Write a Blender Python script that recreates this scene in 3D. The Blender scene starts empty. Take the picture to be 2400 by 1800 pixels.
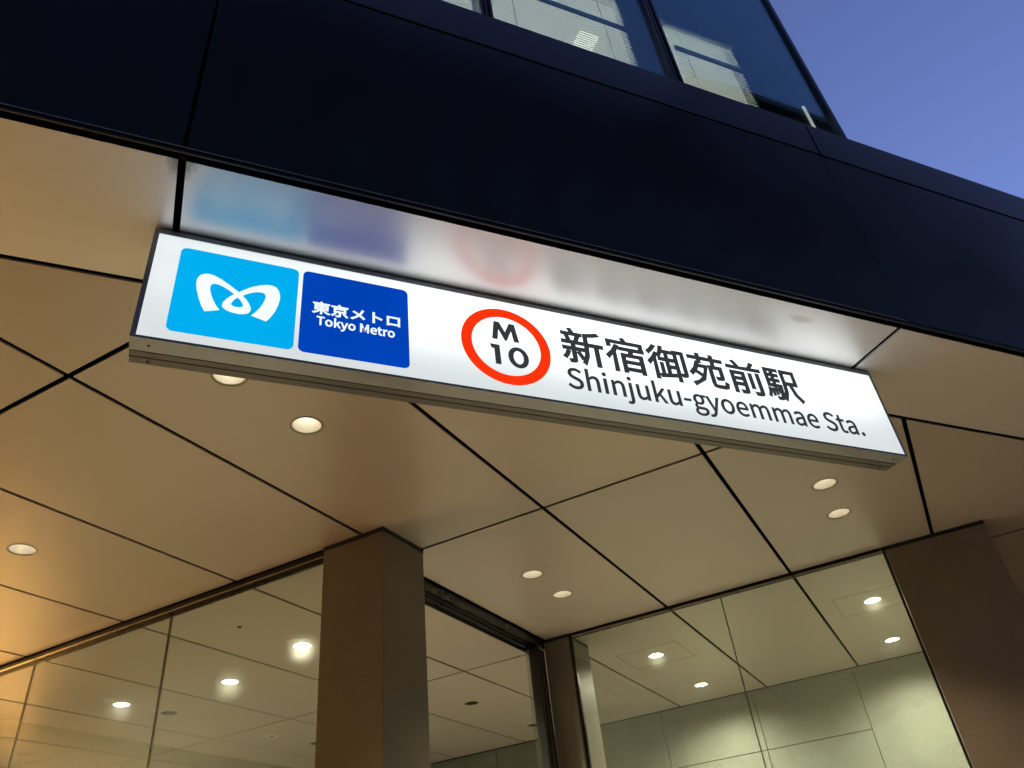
import bpy, bmesh, math, random
from mathutils import Vector, Matrix
random.seed(7)
SC = bpy.context.scene
COL = SC.collection

# ------------------------------------------------------------------ camera
# lengths below are in units of S metres (the ceiling is one unit above the eye)
S = 2.0
EYE = 1.5
A = 0.6793890018085084            # angle between the street front and the entrance grid
CA, SA = math.cos(A), math.sin(A)
cam_d = bpy.data.cameras.new('camera'); cam = bpy.data.objects.new('camera', cam_d); COL.objects.link(cam)
Rm = ((0.9207037749, -0.3770860830, -0.1005517017), (0.1480591345, 0.5758964424, -0.8040035946), (0.3610859336, 0.7253615467, 0.5860610676))
m = Matrix(((Rm[0][0], -Rm[1][0], -Rm[2][0]), (Rm[0][1], -Rm[1][1], -Rm[2][1]), (Rm[0][2], -Rm[1][2], -Rm[2][2])))
cam.matrix_world = Matrix.Translation((0, 0, EYE)) @ m.to_4x4()
cam_d.sensor_width = 36.0; cam_d.lens = 1834.25 / 2400 * 36.0
cam_d.clip_start = 0.05; cam_d.clip_end = 3000
SC.camera = cam

# ------------------------------------------------------------------ sky and exposure
SC.view_settings.view_transform = 'Standard'; SC.view_settings.look = 'None'
SC.view_settings.gamma = 1.0; SC.view_settings.use_curve_mapping = False
EXPO = 4.6
SC.view_settings.exposure = EXPO
K = 2.0 ** -EXPO                   # lamp levels below are written for exposure 0
world = bpy.data.worlds.new('World'); SC.world = world; world.use_nodes = True
nt = world.node_tree; nt.nodes.clear()
sky = nt.nodes.new('ShaderNodeTexSky'); sky.sky_type = 'NISHITA'; sky.sun_disc = False
sky.sun_elevation = math.radians(-1.6); sky.sun_rotation = math.radians(60)
sky.air_density = 1.0; sky.dust_density = 0.6; sky.ozone_density = 3.0
bg = nt.nodes.new('ShaderNodeBackground'); bg.inputs['Strength'].default_value = 0.15
wo = nt.nodes.new('ShaderNodeOutputWorld')
tint = nt.nodes.new('ShaderNodeMix'); tint.data_type = 'RGBA'; tint.blend_type = 'MULTIPLY'; tint.inputs[0].default_value = 1.0
tint.inputs[7].default_value = (1.04, 0.78, 0.69, 1)
nt.links.new(sky.outputs[0], tint.inputs[6]); nt.links.new(tint.outputs[2], bg.inputs[0]); nt.links.new(bg.outputs[0], wo.inputs[0])
SC.cycles.use_denoising = True
SC.cycles.max_bounces = 10; SC.cycles.diffuse_bounces = 4; SC.cycles.glossy_bounces = 4
SC.cycles.transmission_bounces = 6; SC.cycles.transparent_max_bounces = 12
SC.cycles.sample_clamp_indirect = 4.0 * K * 2
SC.cycles.caustics_reflective = False; SC.cycles.caustics_refractive = False

# ------------------------------------------------------------------ helpers
def W(x, y, z): return (x * S, y * S, z * S + EYE)
def XY(F, G): return (F * CA - G * SA, F * SA + G * CA)

def tag(o, label=None, cat=None, group=None, kind=None):
    if label: o['label'] = label
    if cat: o['category'] = cat
    if group: o['group'] = group
    if kind: o['kind'] = kind
    return o

def empty(name, p=(0, 0, 0), **k):
    o = bpy.data.objects.new(name, None); COL.objects.link(o); o.location = p
    o.empty_display_size = 0.1
    return tag(o, **k)

def link(name, me, mat, parent=None):
    if mat is not None:
        me.materials.clear(); me.materials.append(mat)
    o = bpy.data.objects.new(name, me); COL.objects.link(o)
    if parent is not None:
        o.parent = parent
        off = Vector(parent.location); q = parent.parent
        while q is not None:
            off += Vector(q.location); q = q.parent
        o.location = -off
    return o

def from_bm(name, bm, mat, parent=None, smooth=False):
    bmesh.ops.recalc_face_normals(bm, faces=bm.faces)
    me = bpy.data.meshes.new(name); bm.to_mesh(me); bm.free()
    if smooth:
        for p in me.polygons: p.use_smooth = True
    return link(name, me, mat, parent)

def add_prism(bm, poly, z0, z1):
    n = len(poly)
    lo = [bm.verts.new(W(p[0], p[1], z0)) for p in poly]
    hi = [bm.verts.new(W(p[0], p[1], z1)) for p in poly]
    bm.faces.new(lo); bm.faces.new(hi)
    for i in range(n): bm.faces.new((lo[i], lo[(i + 1) % n], hi[(i + 1) % n], hi[i]))

def add_box(bm, x0, x1, y0, y1, z0, z1):
    add_prism(bm, [(x0, y0), (x1, y0), (x1, y1), (x0, y1)], z0, z1)

def add_fg(bm, F0, F1, G0, G1, z0, z1):
    add_prism(bm, [XY(F0, G0), XY(F1, G0), XY(F1, G1), XY(F0, G1)], z0, z1)

def bevel(bm, w, seg=2):
    bmesh.ops.bevel(bm, geom=list(bm.edges), offset=w * S, segments=seg, affect='EDGES', profile=0.6)

def box(name, mat, parent, *a, bev=0, **k):
    bm = bmesh.new(); add_box(bm, *a)
    if bev: bevel(bm, bev)
    return tag(from_bm(name, bm, mat, parent), **k)

def fg(name, mat, parent, *a, bev=0, **k):
    bm = bmesh.new(); add_fg(bm, *a)
    if bev: bevel(bm, bev)
    return tag(from_bm(name, bm, mat, parent), **k)

def prism(name, mat, parent, poly, z0, z1, **k):
    bm = bmesh.new(); add_prism(bm, poly, z0, z1)
    return tag(from_bm(name, bm, mat, parent), **k)

def filled(name, loops, depth, mat, parent, place, offset=0.0, **k):
    """flat shape with holes, extruded by depth along its own normal; place is a 4x4 matrix"""
    cu = bpy.data.curves.new(name, 'CURVE'); cu.dimensions = '2D'; cu.fill_mode = 'BOTH'
    cu.extrude = depth / 2; cu.offset = offset
    for lp in loops:
        sp = cu.splines.new('POLY'); sp.points.add(len(lp) - 1)
        for i, p in enumerate(lp): sp.points[i].co = (p[0], p[1], 0, 1)
        sp.use_cyclic_u = True
    t = bpy.data.objects.new('tmp', cu)
    me = bpy.data.meshes.new_from_object(t)
    bpy.data.objects.remove(t); bpy.data.curves.remove(cu)
    me.name = name
    me.transform(place)
    for p in me.polygons: p.use_smooth = False
    return tag(link(name, me, mat, parent), **k)

def clip(poly, a, b, c):
    """keep the part of a convex polygon where a x + b y >= c"""
    out = []
    for i in range(len(poly)):
        p, q = poly[i], poly[(i + 1) % len(poly)]
        dp = a * p[0] + b * p[1] - c; dq = a * q[0] + b * q[1] - c
        if dp >= 0: out.append(p)
        if dp * dq < 0:
            t = dp / (dp - dq); out.append((p[0] + t * (q[0] - p[0]), p[1] + t * (q[1] - p[1])))
    return out

def area(poly): return 0.5 * sum(poly[i - 1][0] * poly[i][1] - poly[i][0] * poly[i - 1][1] for i in range(len(poly)))

# ------------------------------------------------------------------ materials
def mat(name):
    mt = bpy.data.materials.new(name); mt.use_nodes = True
    n = mt.node_tree.nodes; return mt, n, mt.node_tree.links, n['Principled BSDF']

def plain(name, col, rough=0.5, metal=0.0, spec=0.5, noise=0.0, scale=3.0, bump=0.0, bscale=60.0, rvar=0.0, coat=0.0):
    mt, n, l, b = mat(name)
    b.inputs['Base Color'].default_value = (*col, 1); b.inputs['Roughness'].default_value = rough
    b.inputs['Metallic'].default_value = metal; b.inputs['Specular IOR Level'].default_value = spec
    b.inputs['Coat Weight'].default_value = coat; b.inputs['Coat Roughness'].default_value = 0.08
    tc = n.new('ShaderNodeTexCoord')
    if noise or rvar:
        t = n.new('ShaderNodeTexNoise'); t.inputs['Scale'].default_value = scale; t.inputs['Detail'].default_value = 6
        l.new(tc.outputs['Object'], t.inputs['Vector'])
        if noise:
            r = n.new('ShaderNodeValToRGB')
            r.color_ramp.elements[0].position = 0.3; r.color_ramp.elements[1].position = 0.7
            r.color_ramp.elements[0].color = (*[c * (1 - noise) for c in col], 1)
            r.color_ramp.elements[1].color = (*[min(1, c * (1 + noise)) for c in col], 1)
            l.new(t.outputs['Fac'], r.inputs['Fac']); l.new(r.outputs['Color'], b.inputs['Base Color'])
        if rvar:
            mr = n.new('ShaderNodeMapRange'); mr.inputs['To Min'].default_value = rough - rvar; mr.inputs['To Max'].default_value = rough + rvar
            mr.inputs['From Min'].default_value = 0.3; mr.inputs['From Max'].default_value = 0.7
            l.new(t.outputs['Fac'], mr.inputs['Value']); l.new(mr.outputs[0], b.inputs['Roughness'])
    if bump:
        t2 = n.new('ShaderNodeTexNoise'); t2.inputs['Scale'].default_value = bscale; t2.inputs['Detail'].default_value = 4
        l.new(tc.outputs['Object'], t2.inputs['Vector'])
        bp = n.new('ShaderNodeBump'); bp.inputs['Strength'].default_value = bump; bp.inputs['Distance'].default_value = 0.002
        l.new(t2.outputs['Fac'], bp.inputs['Height']); l.new(bp.outputs[0], b.inputs['Normal'])
    return mt

def emit(name, col, strength, var=0.0, scale=1.0):
    mt = bpy.data.materials.new(name); mt.use_nodes = True
    n = mt.node_tree.nodes; l = mt.node_tree.links; n.clear()
    e = n.new('ShaderNodeEmission'); o = n.new('ShaderNodeOutputMaterial')
    e.inputs[0].default_value = (*col, 1); e.inputs[1].default_value = strength * K
    if var:
        tc = n.new('ShaderNodeTexCoord'); t = n.new('ShaderNodeTexNoise'); t.inputs['Scale'].default_value = scale; t.inputs['Detail'].default_value = 1
        mr = n.new('ShaderNodeMapRange'); mr.inputs['From Min'].default_value = 0.3; mr.inputs['From Max'].default_value = 0.7
        mr.inputs['To Min'].default_value = strength * (1 - var) * K; mr.inputs['To Max'].default_value = strength * (1 + var) * K
        l.new(tc.outputs['Object'], t.inputs['Vector']); l.new(t.outputs['Fac'], mr.inputs['Value']); l.new(mr.outputs[0], e.inputs[1])
    l.new(e.outputs[0], o.inputs[0]); return mt

def glass(name, tint, haze=0.1, rough=0.3, dust=0.03, refl=1.0, coat=(1, 1, 1)):
    """thin pane: clear see-through, mirror reflection by fresnel, and a dusty film that scatters a little light forward"""
    mt = bpy.data.materials.new(name); mt.use_nodes = True
    n = mt.node_tree.nodes; l = mt.node_tree.links; n.clear()
    def mth(op, a, b):
        q = n.new('ShaderNodeMath'); q.operation = op
        for i, v in enumerate((a, b)):
            if isinstance(v, (int, float)): q.inputs[i].default_value = v
            else: l.new(v, q.inputs[i])
        return q.outputs[0]
    o = n.new('ShaderNodeOutputMaterial'); geo = n.new('ShaderNodeNewGeometry')
    front = mth('SUBTRACT', 1.0, geo.outputs['Backfacing'])
    tr = n.new('ShaderNodeBsdfTransparent'); tr.inputs[0].default_value = (*tint, 1)
    rf = n.new('ShaderNodeBsdfRefraction'); rf.inputs['Color'].default_value = (*tint, 1); rf.inputs['Roughness'].default_value = rough; rf.inputs['IOR'].default_value = 1.2
    l.new(geo.outputs['Incoming'], rf.inputs['Normal'])   # dust scatters about the ray's own direction
    tl = n.new('ShaderNodeBsdfTranslucent'); tl.inputs[0].default_value = (0.75, 0.78, 0.68, 1)
    gl = n.new('ShaderNodeBsdfGlossy'); gl.inputs['Roughness'].default_value = 0.02; gl.inputs[0].default_value = (*coat, 1)
    # a ray leaving the pane meets the same reflectance as one entering it
    ior = mth('ADD', mth('MULTIPLY', front, 1.5 - 1 / 1.5), 1 / 1.5)
    fr = n.new('ShaderNodeFresnel'); l.new(ior, fr.inputs[0])
    tc = n.new('ShaderNodeTexCoord'); t = n.new('ShaderNodeTexNoise'); t.inputs['Scale'].default_value = 1.1; t.inputs['Detail'].default_value = 3
    t.inputs['Roughness'].default_value = 0.5
    l.new(tc.outputs['Object'], t.inputs['Vector'])
    mr = n.new('ShaderNodeMapRange'); mr.inputs['From Min'].default_value = 0.3; mr.inputs['From Max'].default_value = 0.7
    mr.inputs['To Min'].default_value = haze * 0.85; mr.inputs['To Max'].default_value = haze * 1.15
    l.new(t.outputs['Fac'], mr.inputs['Value'])
    m1 = n.new('ShaderNodeMixShader'); l.new(mth('MULTIPLY', mr.outputs[0], front), m1.inputs[0]); l.new(tr.outputs[0], m1.inputs[1]); l.new(rf.outputs[0], m1.inputs[2])
    m2 = n.new('ShaderNodeMixShader'); l.new(mth('MULTIPLY', front, dust), m2.inputs[0]); l.new(m1.outputs[0], m2.inputs[1]); l.new(tl.outputs[0], m2.inputs[2])
    m3 = n.new('ShaderNodeMixShader'); l.new(mth('MULTIPLY', fr.outputs[0], refl), m3.inputs[0]); l.new(m2.outputs[0], m3.inputs[1]); l.new(gl.outputs[0], m3.inputs[2])
    l.new(m3.outputs[0], o.inputs[0]); return mt

def panel_paint(name, col, rough, dirt=False, metal=0.15):
    """satin coil-coated panel: very slight orange peel, faint smears, grime gathered round the joint by the street edge"""
    mt = plain(name, col, rough, metal, 0.6, noise=0.02, scale=0.9, bump=0.012, bscale=3.0, rvar=0.015)
    if dirt:
        n = mt.node_tree.nodes; l = mt.node_tree.links; b = n['Principled BSDF']
        src = b.inputs['Base Color'].links[0].from_socket
        geo = n.new('ShaderNodeNewGeometry')
        def blob(c, r, sc, lo):
            d = n.new('ShaderNodeVectorMath'); d.operation = 'SUBTRACT'; d.inputs[1].default_value = c; l.new(geo.outputs['Position'], d.inputs[0])
            sca = n.new('ShaderNodeVectorMath'); sca.operation = 'MULTIPLY'; sca.inputs[1].default_value = (1 / r[0], 1 / r[1], 1); l.new(d.outputs[0], sca.inputs[0])
            le = n.new('ShaderNodeVectorMath'); le.operation = 'LENGTH'; l.new(sca.outputs[0], le.inputs[0])
            nz = n.new('ShaderNodeTexNoise'); nz.inputs['Scale'].default_value = sc; nz.inputs['Detail'].default_value = 8; nz.inputs['Roughness'].default_value = 0.7; l.new(geo.outputs['Position'], nz.inputs['Vector'])
            a = n.new('ShaderNodeMath'); a.operation = 'SUBTRACT'; a.inputs[0].default_value = 1.0; l.new(le.outputs['Value'], a.inputs[1])
            m2 = n.new('ShaderNodeMath'); m2.operation = 'ADD'; l.new(a.outputs[0], m2.inputs[0]); l.new(nz.outputs['Fac'], m2.inputs[1])
            mr = n.new('ShaderNodeMapRange'); mr.inputs['From Min'].default_value = lo; mr.inputs['From Max'].default_value = lo + 0.45; l.new(m2.outputs[0], mr.inputs['Value'])
            return mr.outputs[0]
        cur = src
        for c, r, sc, lo, dc, amt in ((W(-0.055, 0.823, 1), (0.26, 0.040), 26, 0.78, (0.07, 0.07, 0.06), 0.85),
                                      (W(-0.082, 0.835, 1), (0.07, 0.13), 22, 0.78, (0.07, 0.07, 0.06), 0.7),
                                      (W(1.12, 0.875, 1), (0.10, 0.035), 14, 0.75, (0.42, 0.36, 0.26), 0.5)):
            f = blob(c, r, sc, lo)
            sc2 = n.new('ShaderNodeMath'); sc2.operation = 'MULTIPLY'; sc2.inputs[1].default_value = amt; l.new(f, sc2.inputs[0])
            mx = n.new('ShaderNodeMix'); mx.data_type = 'RGBA'; l.new(sc2.outputs[0], mx.inputs[0]); l.new(cur, mx.inputs[6]); mx.inputs[7].default_value = (*dc, 1)
            cur = mx.outputs[2]
        l.new(cur, b.inputs['Base Color'])
    n = mt.node_tree.nodes; l = mt.node_tree.links; b = n['Principled BSDF']
    src = b.inputs['Base Color'].links[0].from_socket
    oi = n.new('ShaderNodeObjectInfo'); mr = n.new('ShaderNodeMapRange'); mr.inputs['To Min'].default_value = 0.955; mr.inputs['To Max'].default_value = 1.0
    l.new(oi.outputs['Random'], mr.inputs['Value']); vm = n.new('ShaderNodeVectorMath'); vm.operation = 'SCALE'
    l.new(src, vm.inputs[0]); l.new(mr.outputs[0], vm.inputs['Scale']); l.new(vm.outputs[0], b.inputs['Base Color'])
    return mt

def granite(name, col, rough=0.35, spk=0.5, scale=220):
    mt, n, l, b = mat(name)
    tc = n.new('ShaderNodeTexCoord')
    t = n.new('ShaderNodeTexNoise'); t.inputs['Scale'].default_value = scale; t.inputs['Detail'].default_value = 3
    t2 = n.new('ShaderNodeTexNoise'); t2.inputs['Scale'].default_value = 2.2; t2.inputs['Detail'].default_value = 5
    l.new(tc.outputs['Object'], t.inputs['Vector']); l.new(tc.outputs['Object'], t2.inputs['Vector'])
    r = n.new('ShaderNodeValToRGB'); r.color_ramp.elements[0].position = 0.35; r.color_ramp.elements[1].position = 0.65
    r.color_ramp.elements[0].color = (*[c * (1 - spk) for c in col], 1); r.color_ramp.elements[1].color = (*[c * (1 + spk) for c in col], 1)
    l.new(t.outputs['Fac'], r.inputs['Fac'])
    mx = n.new('ShaderNodeMix'); mx.data_type = 'RGBA'; mx.blend_type = 'MULTIPLY'; mx.inputs[0].default_value = 0.5
    r2 = n.new('ShaderNodeValToRGB'); r2.color_ramp.elements[0].position = 0.3; r2.color_ramp.elements[1].position = 0.7
    r2.color_ramp.elements[0].color = (0.6, 0.6, 0.6, 1); r2.color_ramp.elements[1].color = (1, 1, 1, 1)
    l.new(t2.outputs['Fac'], r2.inputs['Fac']); l.new(r.outputs['Color'], mx.inputs[6]); l.new(r2.outputs['Color'], mx.inputs[7])
    l.new(mx.outputs[2], b.inputs['Base Color']); b.inputs['Roughness'].default_value = rough
    return mt

M = {}
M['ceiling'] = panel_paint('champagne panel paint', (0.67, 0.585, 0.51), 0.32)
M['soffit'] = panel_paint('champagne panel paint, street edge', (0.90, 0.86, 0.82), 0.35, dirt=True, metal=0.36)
M['void'] = plain('black ceiling void', (0.006, 0.006, 0.007), 0.9, spec=0.1)
M['alu'] = plain('anodised aluminium', (0.42, 0.44, 0.47), 0.38, metal=0.5, noise=0.05, scale=4, rvar=0.05)
M['alu_body'] = plain('grey painted aluminium', (0.20, 0.20, 0.20), 0.42, metal=0.3, noise=0.05, scale=5, rvar=0.06)
M['steel'] = plain('brushed stainless steel', (0.5, 0.48, 0.44), 0.2, metal=1.0, noise=0.08, scale=8, rvar=0.05)
M['dark_steel'] = plain('dark bronze metal', (0.06, 0.055, 0.05), 0.3, metal=0.7, noise=0.1, scale=6, rvar=0.06)
M['black'] = plain('black gasket', (0.012, 0.012, 0.013), 0.5)
M['silicone'] = plain('translucent grey-green silicone', (0.10, 0.11, 0.07), 0.35)
M['fascia'] = plain('gloss black-blue aluminium', (0.0065, 0.0085, 0.012), 0.17, spec=0.4, noise=0.2, scale=0.8, bump=0.12, bscale=1.3, rvar=0.05)
M['cornice'] = plain('dark blue-grey aluminium', (0.012, 0.015, 0.024), 0.2, spec=0.75, noise=0.1, scale=1.0, bump=0.02, bscale=3, rvar=0.03)
M['highlight'] = plain('pale edge highlight', (0.5, 0.48, 0.5), 0.4)  # pale colour in place of the bevel's reflected highlight
M['column'] = granite('brown flame-finished granite', (0.230, 0.198, 0.157), 0.45, 0.10, 160)
M['tile'] = granite('grey-green granite tile', (0.25, 0.262, 0.22), 0.5, 0.22, 170)
M['glass'] = glass('dusty entrance glass', (0.95, 0.97, 0.935), haze=0.014, rough=0.42, dust=0.06)
M['glass_in'] = glass('inner partition glass', (0.80, 0.86, 0.78), haze=0.1, rough=0.3, dust=0.05)
M['office_glass'] = glass('tinted office glass', (0.80, 0.86, 0.88), haze=0.0, rough=0.2, dust=0.0, refl=1.35, coat=(0.6, 0.92, 1.0))
M['mullion'] = plain('black window frame', (0.012, 0.014, 0.018), 0.3, spec=0.5)
M['bowl'] = plain('polished lamp reflector', (0.88, 0.86, 0.80), 0.3, metal=0.5, bump=0.5, bscale=160)
M['ring'] = plain('lamp trim ring', (0.42, 0.38, 0.32), 0.35)
M['lamp_off'] = plain('unlit lamp glass', (0.05, 0.05, 0.045), 0.2)
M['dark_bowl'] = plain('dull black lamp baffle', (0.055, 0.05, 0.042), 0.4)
M['lamp_warm'] = emit('warm white lamp', (1.0, 0.88, 0.66), 8.5)
M['lamp_in'] = emit('neutral white lamp', (1.0, 0.94, 0.66), 90.0)
M['amber_fill_glow'] = emit('amber fill glow', (1.0, 0.52, 0.14), 21.0)  # glow of the added fill box outside the view
M['floor'] = plain('pale entrance floor stone', (0.34, 0.32, 0.285), 0.45, noise=0.12, scale=2.0)
M['pave'] = plain('dark granite paving', (0.10, 0.095, 0.09), 0.6, noise=0.2, scale=3.0, bump=0.3, bscale=80)
M['asphalt'] = plain('asphalt', (0.05, 0.05, 0.052), 0.85, noise=0.2, scale=6.0, bump=0.5, bscale=120)
M['kerb'] = plain('concrete kerb', (0.3, 0.3, 0.29), 0.8, noise=0.15, scale=5)
M['pale_wall'] = plain('pale blue tiled facade', (0.27, 0.44, 0.50), 0.7, noise=0.08, scale=0.5)
M['dark_wall'] = plain('dark clad facade', (0.05, 0.045, 0.042), 0.6, noise=0.15, scale=0.5)
M['far_glass'] = plain('dark far window', (0.02, 0.025, 0.03), 0.1, spec=1.0)
M['room'] = plain('white office interior', (0.7, 0.7, 0.68), 0.8)
M['room_grey'] = plain('grey office partition', (0.22, 0.23, 0.26), 0.8)
M['room_dark'] = plain('dim office interior', (0.05, 0.055, 0.065), 0.8)
M['office_lamp'] = emit('office ceiling light', (1.0, 1.0, 0.90), 44.0)
M['office_lamp_soft'] = emit('dimmed office light', (1.0, 0.97, 0.75), 1.7)
M['strip'] = emit('glowing column edge', (1.0, 0.96, 0.86), 0.8)  # emission paints the room's light on a column edge

def slat_mat():
    mt, n, l, b = mat('white blind slat')
    n.remove(b); o = n['Material Output']
    d = n.new('ShaderNodeBsdfDiffuse'); d.inputs[0].default_value = (0.72, 0.72, 0.62, 1)
    t = n.new('ShaderNodeBsdfTranslucent'); t.inputs[0].default_value = (0.8, 0.8, 0.62, 1)
    mx = n.new('ShaderNodeMixShader'); mx.inputs[0].default_value = 0.2
    l.new(d.outputs[0], mx.inputs[1]); l.new(t.outputs[0], mx.inputs[2]); l.new(mx.outputs[0], o.inputs[0]); return mt
M['slat'] = slat_mat()

def sign_white():
    """opal acrylic lit from behind by tubes: even, with brighter pools where the lamps sit"""
    mt = bpy.data.materials.new('backlit opal acrylic'); mt.use_nodes = True
    n = mt.node_tree.nodes; l = mt.node_tree.links; n.clear()
    o = n.new('ShaderNodeOutputMaterial'); e = n.new('ShaderNodeEmission'); e.inputs[0].default_value = (0.93, 0.99, 1.0, 1)
    geo = n.new('ShaderNodeNewGeometry'); sp = n.new('ShaderNodeSeparateXYZ'); l.new(geo.outputs['Position'], sp.inputs[0])
    def math_(op, a, b=None, c=None):
        q = n.new('ShaderNodeMath'); q.operation = op
        for i, v in enumerate((a, b, c)):
            if v is None: continue
            if isinstance(v, (int, float)): q.inputs[i].default_value = v
            else: l.new(v, q.inputs[i])
        return q.outputs[0]
    x = math_('DIVIDE', sp.outputs[0], S); z = math_('DIVIDE', math_('SUBTRACT', sp.outputs[2], EYE), S)
    def pool(cx, cz, rx, rz, amt):
        dx = math_('DIVIDE', math_('SUBTRACT', x, cx), rx); dz = math_('DIVIDE', math_('SUBTRACT', z, cz), rz)
        r2 = math_('ADD', math_('MULTIPLY', dx, dx), math_('MULTIPLY', dz, dz))
        return math_('MULTIPLY', math_('EXPONENT', math_('MULTIPLY', r2, -1.0)), amt)
    s = 0.75
    cur = math_('ADD', pool(1.28, 0.93, 0.10, 0.055, 0.8), pool(0.75, 0.93, 0.55, 0.075, 0.75))
    for a in ((0.36, 0.93, 0.07, 0.07, 0.35), (0.62, 0.965, 0.30, 0.035, 0.35), (1.0, 0.965, 0.35, 0.03, 0.3), (-0.085, 0.90, 0.02, 0.05, 0.06),
              (0.55, 0.88, 0.5, 0.06, 0.16), (0.95, 0.84, 0.25, 0.04, 0.2), (0.0, 0.97, 0.3, 0.02, 0.1)):
        cur = math_('ADD', cur, pool(*a))
    nz = n.new('ShaderNodeTexNoise'); nz.inputs['Scale'].default_value = 2.0; nz.inputs['Detail'].default_value = 2; l.new(geo.outputs['Position'], nz.inputs['Vector'])
    cur = math_('ADD', cur, math_('MULTIPLY', nz.outputs['Fac'], 0.16))
    cur = math_('MULTIPLY', math_('ADD', cur, s - 0.06), 1.0 * K)
    l.new(cur, e.inputs[1])
    gl = n.new('ShaderNodeBsdfGlossy'); gl.inputs['Roughness'].default_value = 0.15
    ad = n.new('ShaderNodeMixShader'); ad.inputs[0].default_value = 0.03; l.new(e.outputs[0], ad.inputs[1]); l.new(gl.outputs[0], ad.inputs[2])
    l.new(ad.outputs[0], o.inputs[0]); return mt
M['sign_white'] = sign_white()
M['film_cyan'] = emit('backlit cyan film', (0.0, 0.42, 0.86), 1.0, var=0.05, scale=2)
M['film_blue'] = emit('backlit blue film', (0.0, 0.055, 0.47), 1.0, var=0.08, scale=3)
M['film_red'] = emit('backlit red film', (1.0, 0.035, 0.004), 1.0, var=0.08, scale=4)
M['film_white'] = emit('backlit white lettering', (0.9, 1.0, 1.0), 1.05)
M['ink'] = emit('charcoal lettering film', (0.9, 1.0, 1.0), 0.04)

# ------------------------------------------------------------------ ground and the far side of the street
def ground(name, m, x0, x1, y0, y1, z0, z1):
    bm = bmesh.new()
    vs = []
    for (x, y) in ((x0, y0), (x1, y0), (x1, y1), (x0, y1)): vs.append((x, y))
    lo = [bm.verts.new((x, y, z0)) for x, y in vs]; hi = [bm.verts.new((x, y, z1)) for x, y in vs]
    bm.faces.new(lo); bm.faces.new(hi)
    for i in range(4): bm.faces.new((lo[i], lo[(i + 1) % 4], hi[(i + 1) % 4], hi[i]))
    return tag(from_bm(name, bm, m), kind='structure')
ground('ground', M['asphalt'], -1500, 1500, -1500, 1500, -0.6, -0.13)
ground('road', M['asphalt'], -300, 300, -9.5, -1.6, -0.128, -0.12)
ground('pavement', M['pave'], -60, 60, -1.45, 14, -0.12, 0.0)
ground('kerb', M['kerb'], -60, 60, -1.6, -1.452, -0.12, 0.0)

def entrance_floor():
    bm = bmesh.new()
    pts = [XY(1.45, -1.2), XY(4.45, -1.2), XY(4.45, 6.0), XY(1.45, 6.0)]
    lo = [bm.verts.new((x * S, y * S, 0.002)) for x, y in pts]; hi = [bm.verts.new((x * S, y * S, 0.012)) for x, y in pts]
    bm.faces.new(lo); bm.faces.new(hi)
    for i in range(4): bm.faces.new((lo[i], lo[(i + 1) % 4], hi[(i + 1) % 4], hi[i]))
    return tag(from_bm('entrance_floor', bm, M['floor']), kind='structure')
entrance_floor()

def far_building(x0, x1, y0, depth, top, pale_to, label):
    b = empty('opposite_building', (0.5 * (x0 + x1), y0, 0), label=label, cat='building', group='buildings across the street')
    def bx(name, m, *a):
        bm = bmesh.new(); r = bmesh.ops.create_cube(bm, size=1)
        bmesh.ops.scale(bm, vec=(a[1] - a[0], a[3] - a[2], a[5] - a[4]), verts=r['verts'])
        bmesh.ops.translate(bm, vec=((a[0] + a[1]) / 2, (a[2] + a[3]) / 2, (a[4] + a[5]) / 2), verts=r['verts'])
        return from_bm(name, bm, m, b)
    bx('lower_wall', M['pale_wall'], x0, x1, y0 - depth, y0, -0.12, pale_to)
    bx('upper_wall', M['dark_wall'], x0, x1, y0 - depth, y0, pale_to, top)
    bx('roof', M['dark_wall'], x0 - 0.3, x1 + 0.3, y0 - depth - 0.3, y0 + 0.3, top, top + 0.5)
    z = 4.0
    n = int((x1 - x0) / 2.6); first = None
    while z + 2.2 < top:
        for i in range(n):
            xa = x0 + (i + 0.25) * (x1 - x0) / n
            if first is None:
                first = bx('window', M['far_glass'], xa, xa + 1.5, y0 + 0.004, y0 + 0.05, z, z + 1.7); fx, fz = xa, z
            else:
                o = first.copy(); COL.objects.link(o); o.location = Vector(first.location) + Vector((xa - fx, 0, z - fz))
        z += 3.1
    return b
far_building(-34, 19.5, -12.7, 9, 31.5, 25, 'dark topped block across the street, the lower and longer one')
far_building(19.6, 46, -12.7, 9, 35.0, 23.5, 'dark topped block across the street, the taller one at the corner')

def neighbour(x0, x1, y0, y1, top, lab):
    b = empty('neighbouring_building', (x0, y0, 0), label=lab, cat='building')
    for nm, m_, a in (('wall', M['dark_wall'], (x0, x1, y0, y1, 0.0, top)), ('roof', M['pale_wall'], (x0 - 0.1, x1 + 0.1, y0 - 0.1, y1 + 0.1, top, top + 0.3))):
        bm = bmesh.new(); r = bmesh.ops.create_cube(bm, size=1)
        bmesh.ops.scale(bm, vec=(a[1] - a[0], a[3] - a[2], a[5] - a[4]), verts=r['verts'])
        bmesh.ops.translate(bm, vec=((a[0] + a[1]) / 2, (a[2] + a[3]) / 2, (a[4] + a[5]) / 2), verts=r['verts'])
        from_bm(nm, bm, m_, b)
neighbour(8.7, 24, 1.7, 12, 4.6, 'dark low building next door on the right of the entrance')
neighbour(-24, -8.6, 1.7, 12, 12, 'dark building next door on the left of the entrance')

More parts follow.
